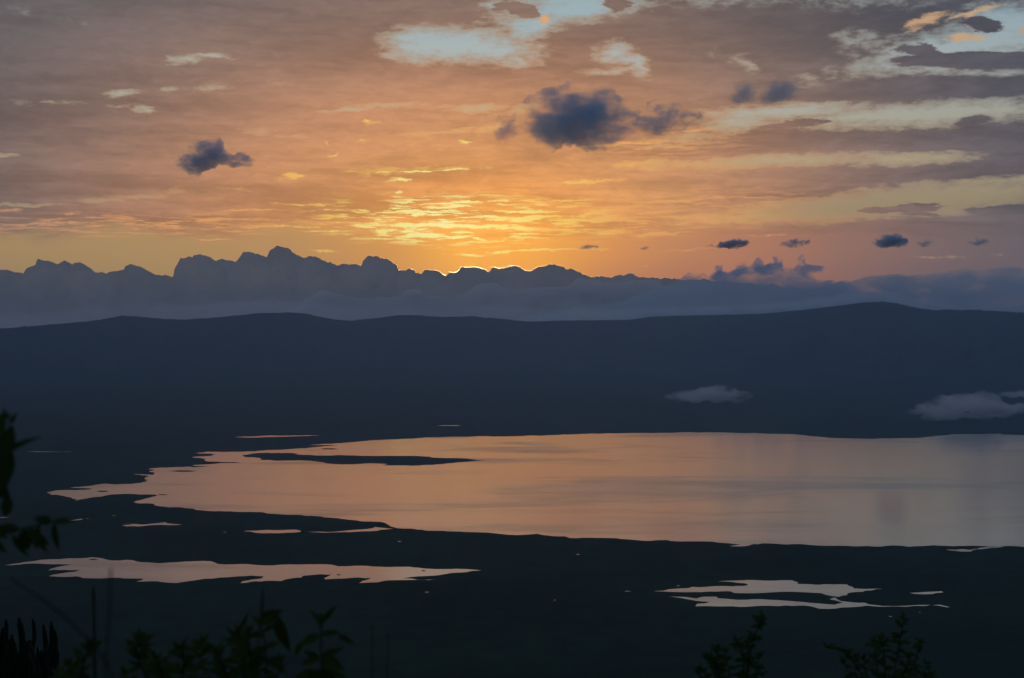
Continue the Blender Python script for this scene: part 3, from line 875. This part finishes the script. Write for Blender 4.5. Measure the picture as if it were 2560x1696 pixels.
def add_leaf(parent, p, ang, length, width_k=1.0, depth=None, roll=None):
    """ang: direction seen from the viewpoint, degrees, 0 to the right, 90 up; p in the plant's space"""
    o = bpy.data.objects.new('leaf', random.choice(LEAVES))
    col.objects.link(o)
    d = Vector((math.cos(R(ang)), random.uniform(-.5, .5) if depth is None else depth, math.sin(R(ang)))).normalized()
    nrm = Vector((random.uniform(-.6, .6), -1, random.uniform(0, 1.2))) if roll is None else Vector(roll)
    yv = nrm.cross(d).normalized()
    zv = d.cross(yv).normalized()
    m = Matrix((d, yv, zv)).transposed().to_4x4()
    o.parent = parent
    o.matrix_local = Matrix.Translation(p) @ m @ Matrix.Diagonal((length, length * width_k, length, 1))
    return o

def root_at(px, dist):
    x = (px - W / 2) / FPX * dist
    return Vector((x, dist, ground_z(x, dist) - .03))

def plant(name, label, cat, px, dist, tops, leaf_px, group=None, explicit=(), r=.004, gap_px=26, y_leaf=1800, spread=1.0, fill=True):
    root = root_at(px, dist)
    o = empty(name, root)
    tag(o, label, cat, group)
    s = dist / FPX
    for path in tops:
        if fill:
            path = [(px + .4 * (path[0][0] - px), path[0][1] + 90)] + [(x + random.uniform(-9, 9), y + random.uniform(-6, 6)) for x, y in path[1:]]
        pts = [Vector((random.uniform(-.05, .05), random.uniform(-.05, .05), 0))]
        top0 = at_dist(path[0][0], path[0][1], dist) - root
        pts.append(pts[0].lerp(top0, .5) + Vector((random.uniform(-.04, .04), random.uniform(-.06, .06), .08)))
        dy = random.uniform(-.12, .12) * min(dist, 3)
        for i, (x, y) in enumerate(path):
            q = at_dist(x, y, dist + dy * (i + 1) / len(path)) - root
            pts.append(q)
        st, dense = tube('stem', pts, r, r * .35, M_STEM, o)
        if not fill:
            continue
        # leaves up the visible part of the stem, fewer lower down
        acc = 0.0; side = 1
        for i in range(1, len(dense)):
            acc += (dense[i] - dense[i - 1]).length
            if dense[i].z + root.z < at_dist(px, y_leaf, dist).z:
                acc = min(acc, gap_px * s * 2.0)
            while acc > gap_px * s:
                acc -= gap_px * s
                side = -side
                t = random.random()
                p = dense[i - 1].lerp(dense[i], t)
                frac = i / len(dense)
                ang = 90 + side * random.uniform(35, 115) * spread
                if dense[i].z + root.z < at_dist(px, y_leaf, dist).z and random.random() < .75:
                    continue
                add_leaf(o, p, ang, leaf_px * s * random.uniform(.6, 1.15) * (1.1 - .35 * frac))
        for a in (60, 95, 130):
            add_leaf(o, dense[-1], a + random.uniform(-15, 15), leaf_px * s * random.uniform(.4, .7))
    for (x, y, ang, L, wd) in explicit:
        k = wd / L / .36
        add_leaf(o, at_dist(x, y, dist + random.uniform(-.05, .05)) - root, ang, L * s, k, depth=random.uniform(-.25, .25), roll=(random.uniform(-.3, .3), -1, random.uniform(.1, .6)))
    return o

G_SH = 'dark shrubs along the bottom of the view'
plant('shrub', 'broad-leaved shrub reaching in from the left picture edge', 'shrub', -260, 2.2,
      [[(-70, 1420), (-12, 1250), (15, 1130), (24, 1045)], [(-120, 1460), (-20, 1345), (60, 1322), (132, 1304)]], 60, G_SH, fill=False,
      explicit=[(20, 1132, 35, 88, 28), (2, 1085, 80, 60, 30), (18, 1112, -95, 125, 44), (-6, 1150, 70, 95, 46), (22, 1240, -100, 60, 24), (14, 1235, -80, 55, 24), (24, 1050, 120, 40, 10), (28, 1060, 60, 36, 10),
                (-20, 1190, -60, 90, 40), (-10, 1050, 20, 44, 24), (132, 1305, 168, 52, 24), (128, 1306, 2, 64, 14), (136, 1305, -88, 82, 28), (70, 1318, -50, 78, 40), (60, 1322, -85, 60, 30), (100, 1312, -110, 88, 34), (50, 1325, 172, 66, 22),
                (30, 1335, -60, 70, 26), (75, 1330, -35, 60, 30), (20, 1345, 150, 50, 20), (-20, 1350, 40, 60, 24), (-30, 1340, -40, 70, 30)])
plant('shrub', 'leafy dark shrub between the lone stalk and the large drooping leaf', 'shrub', 430, 2.9,
      [[(360, 1690), (345, 1640), (338, 1605)], [(400, 1690), (398, 1650)], [(470, 1700), (462, 1655), (458, 1625)], [(330, 1730), (312, 1690)], [(520, 1700), (500, 1650), (515, 1608)], [(420, 1720), (440, 1668)], [(370, 1730), (380, 1676)], [(540, 1710), (548, 1660)]], 52, G_SH, gap_px=9)
plant('shrub', 'dark shrub topped by one large drooping leaf', 'shrub', 640, 2.7,
      [[(600, 1690), (592, 1630), (590, 1590)], [(640, 1700), (622, 1620), (628, 1585)], [(690, 1710), (668, 1630), (655, 1560)], [(560, 1710), (545, 1640)], [(660, 1720), (650, 1650)], [(610, 1730), (606, 1660)], [(700, 1730), (704, 1660)], [(640, 1730), (585, 1650)]], 60, G_SH, gap_px=9,
      explicit=[(650, 1548, 20, 62, 36), (692, 1535, -78, 118, 32), (655, 1560, 90, 90, 8), (590, 1590, 60, 70, 12)])
plant('shrub', 'slender plant with a star of narrow arching leaves', 'plant', 800, 2.5,
      [[(806, 1700), (803, 1640), (803, 1556)]], 50, G_SH, fill=False,
      explicit=[(800, 1588, 205, 60, 20), (758, 1602, 240, 48, 20), (803, 1588, 8, 50, 22), (845, 1588, -28, 46, 18), (803, 1558, 130, 48, 13), (804, 1556, 48, 58, 12), (803, 1566, 95, 34, 18), (803, 1640, 20, 60, 26), (803, 1645, -25, 66, 30),
                (800, 1645, 200, 62, 26), (800, 1650, 150, 50, 22), (804, 1670, -60, 70, 34), (800, 1672, 235, 72, 34), (804, 1680, -10, 70, 30), (800, 1685, 190, 70, 28), (802, 1700, 60, 50, 22), (802, 1720, 120, 60, 26)])
plant('shrub', 'low leafy sprig right beside the candelabra tree', 'shrub', 170, 2.7,
      [[(165, 1710), (172, 1660)], [(205, 1710), (212, 1632)], [(140, 1720), (140, 1690)], [(180, 1730), (160, 1690)]], 52, G_SH, gap_px=10)
plant('shrub', 'fine-leaved bush, the left of two at bottom right', 'shrub', 1850, 4.2,
      [[(1880, 1690), (1885, 1620), (1898, 1545)], [(1860, 1690), (1850, 1640), (1842, 1612)], [(1800, 1700), (1785, 1660), (1778, 1645)], [(1900, 1700), (1905, 1650)], [(1820, 1710), (1815, 1640)], [(1750, 1720), (1745, 1685)], [(1780, 1720), (1800, 1650), (1795, 1625)], [(1880, 1720), (1912, 1690)], [(1850, 1720), (1870, 1650), (1865, 1605)], [(1740, 1740), (1765, 1680)]], 36, G_SH, gap_px=8, r=.005)
plant('shrub', 'fine-leaved bush, the right of two at bottom right', 'shrub', 2210, 4.4,
      [[(2240, 1690), (2245, 1620), (2252, 1552)], [(2150, 1690), (2120, 1640), (2078, 1618)], [(2200, 1700), (2190, 1640), (2182, 1612)], [(2290, 1700), (2300, 1640), (2308, 1610)], [(2110, 1710), (2105, 1660)], [(2260, 1710), (2270, 1650)], [(2170, 1720), (2160, 1650)], [(2310, 1720), (2320, 1660)], [(2220, 1720), (2215, 1650), (2205, 1605)], [(2340, 1740), (2335, 1690)], [(2130, 1740), (2140, 1670)]], 36, G_SH, gap_px=8, r=.005)

def stalk(label, path, dist, r):
    root = root_at(path[0][0], dist)
    o = empty('dry_stalk', root)
    tag(o, label, 'stalk', 'tall dry stalks')
    pts = [Vector((0, 0, 0))] + [at_dist(x, y, dist) - root for x, y in path]
    tube('stem', pts, r * 1.2, r * .8, M_STEM, o)
    top, prev = pts[-1], pts[-2]
    d = (top - prev).normalized()
    tube('seed_head', [top - d * r * 2, top + d * r * 2, top + d * r * 5, top + d * r * 8], r * 1.15, r * .5, M_STEM, o)
stalk('thick upright stalk standing clear of the leaves at lower left', [(237, 1696), (236, 1600), (234, 1495)], 2.8, .0030)
stalk('blurred stalk whose tip crosses the long pond', [(262, 1700), (272, 1560), (277, 1440)], 1.6, .0012)
stalk('leaning blurred stalk at lower left', [(290, 1720), (210, 1590), (120, 1510), (40, 1456)], 1.7, .0012)
stalk('thin stalk rising behind the large drooping leaf', [(640, 1700), (648, 1560), (656, 1485)], 2.0, .0010)
stalk('thin faint stalk, left of the pair past the star-leaved plant', [(930, 1710), (931, 1640), (931, 1570)], 2.6, .0009)
stalk('thin faint stalk, right of the pair past the star-leaved plant', [(968, 1710), (969, 1650), (970, 1590)], 2.6, .0009)

def candelabra():
    dist = 22.0
    root = root_at(30, dist)
    o = empty('candelabra_tree', root)
    tag(o, 'black candelabra tree with upright finger branches at the lower left corner', 'tree')
    s = dist / FPX
    fork = at_dist(20, 1800, dist) - root
    tube('trunk', [Vector((0, 0, 0)), fork * .5 + Vector((.1, 0, 0)), fork], .26, .16, M_SUCC, o, 10)
    tips = [(15, 1548), (33, 1552), (58, 1562), (80, 1580), (100, 1572), (116, 1590), (-4, 1576), (-22, 1560), (-45, 1570), (-70, 1590), (46, 1585), (68, 1600), (92, 1610), (122, 1640), (24, 1590), (8, 1610), (-95, 1620), (108, 1625), (40, 1620), (76, 1630), (56, 1640), (20, 1640), (-15, 1640), (-50, 1630)]
    tips += [(random.uniform(-110, 122), random.uniform(1585, 1700)) for _ in range(44)]
    for i, (x, y) in enumerate(tips):
        a = 2 * math.pi * i / len(tips) * 5
        dy = math.sin(a) * .55
        tip = at_dist(x, y, dist) - root + Vector((0, dy, 0))
        knee = Vector((tip.x + random.uniform(-.06, .06), dy, tip.z - random.uniform(.25, .6)))
        st = fork + Vector((random.uniform(-.05, .05), random.uniform(-.05, .05), random.uniform(-.5, .1)))
        mid = st.lerp(knee, .6) + Vector((0, 0, -.12))
        tube('branch', [st, mid, knee, tip], random.uniform(.05, .08), random.uniform(.026, .046), M_SUCC, o, 10, ribs=1)
candelabra()
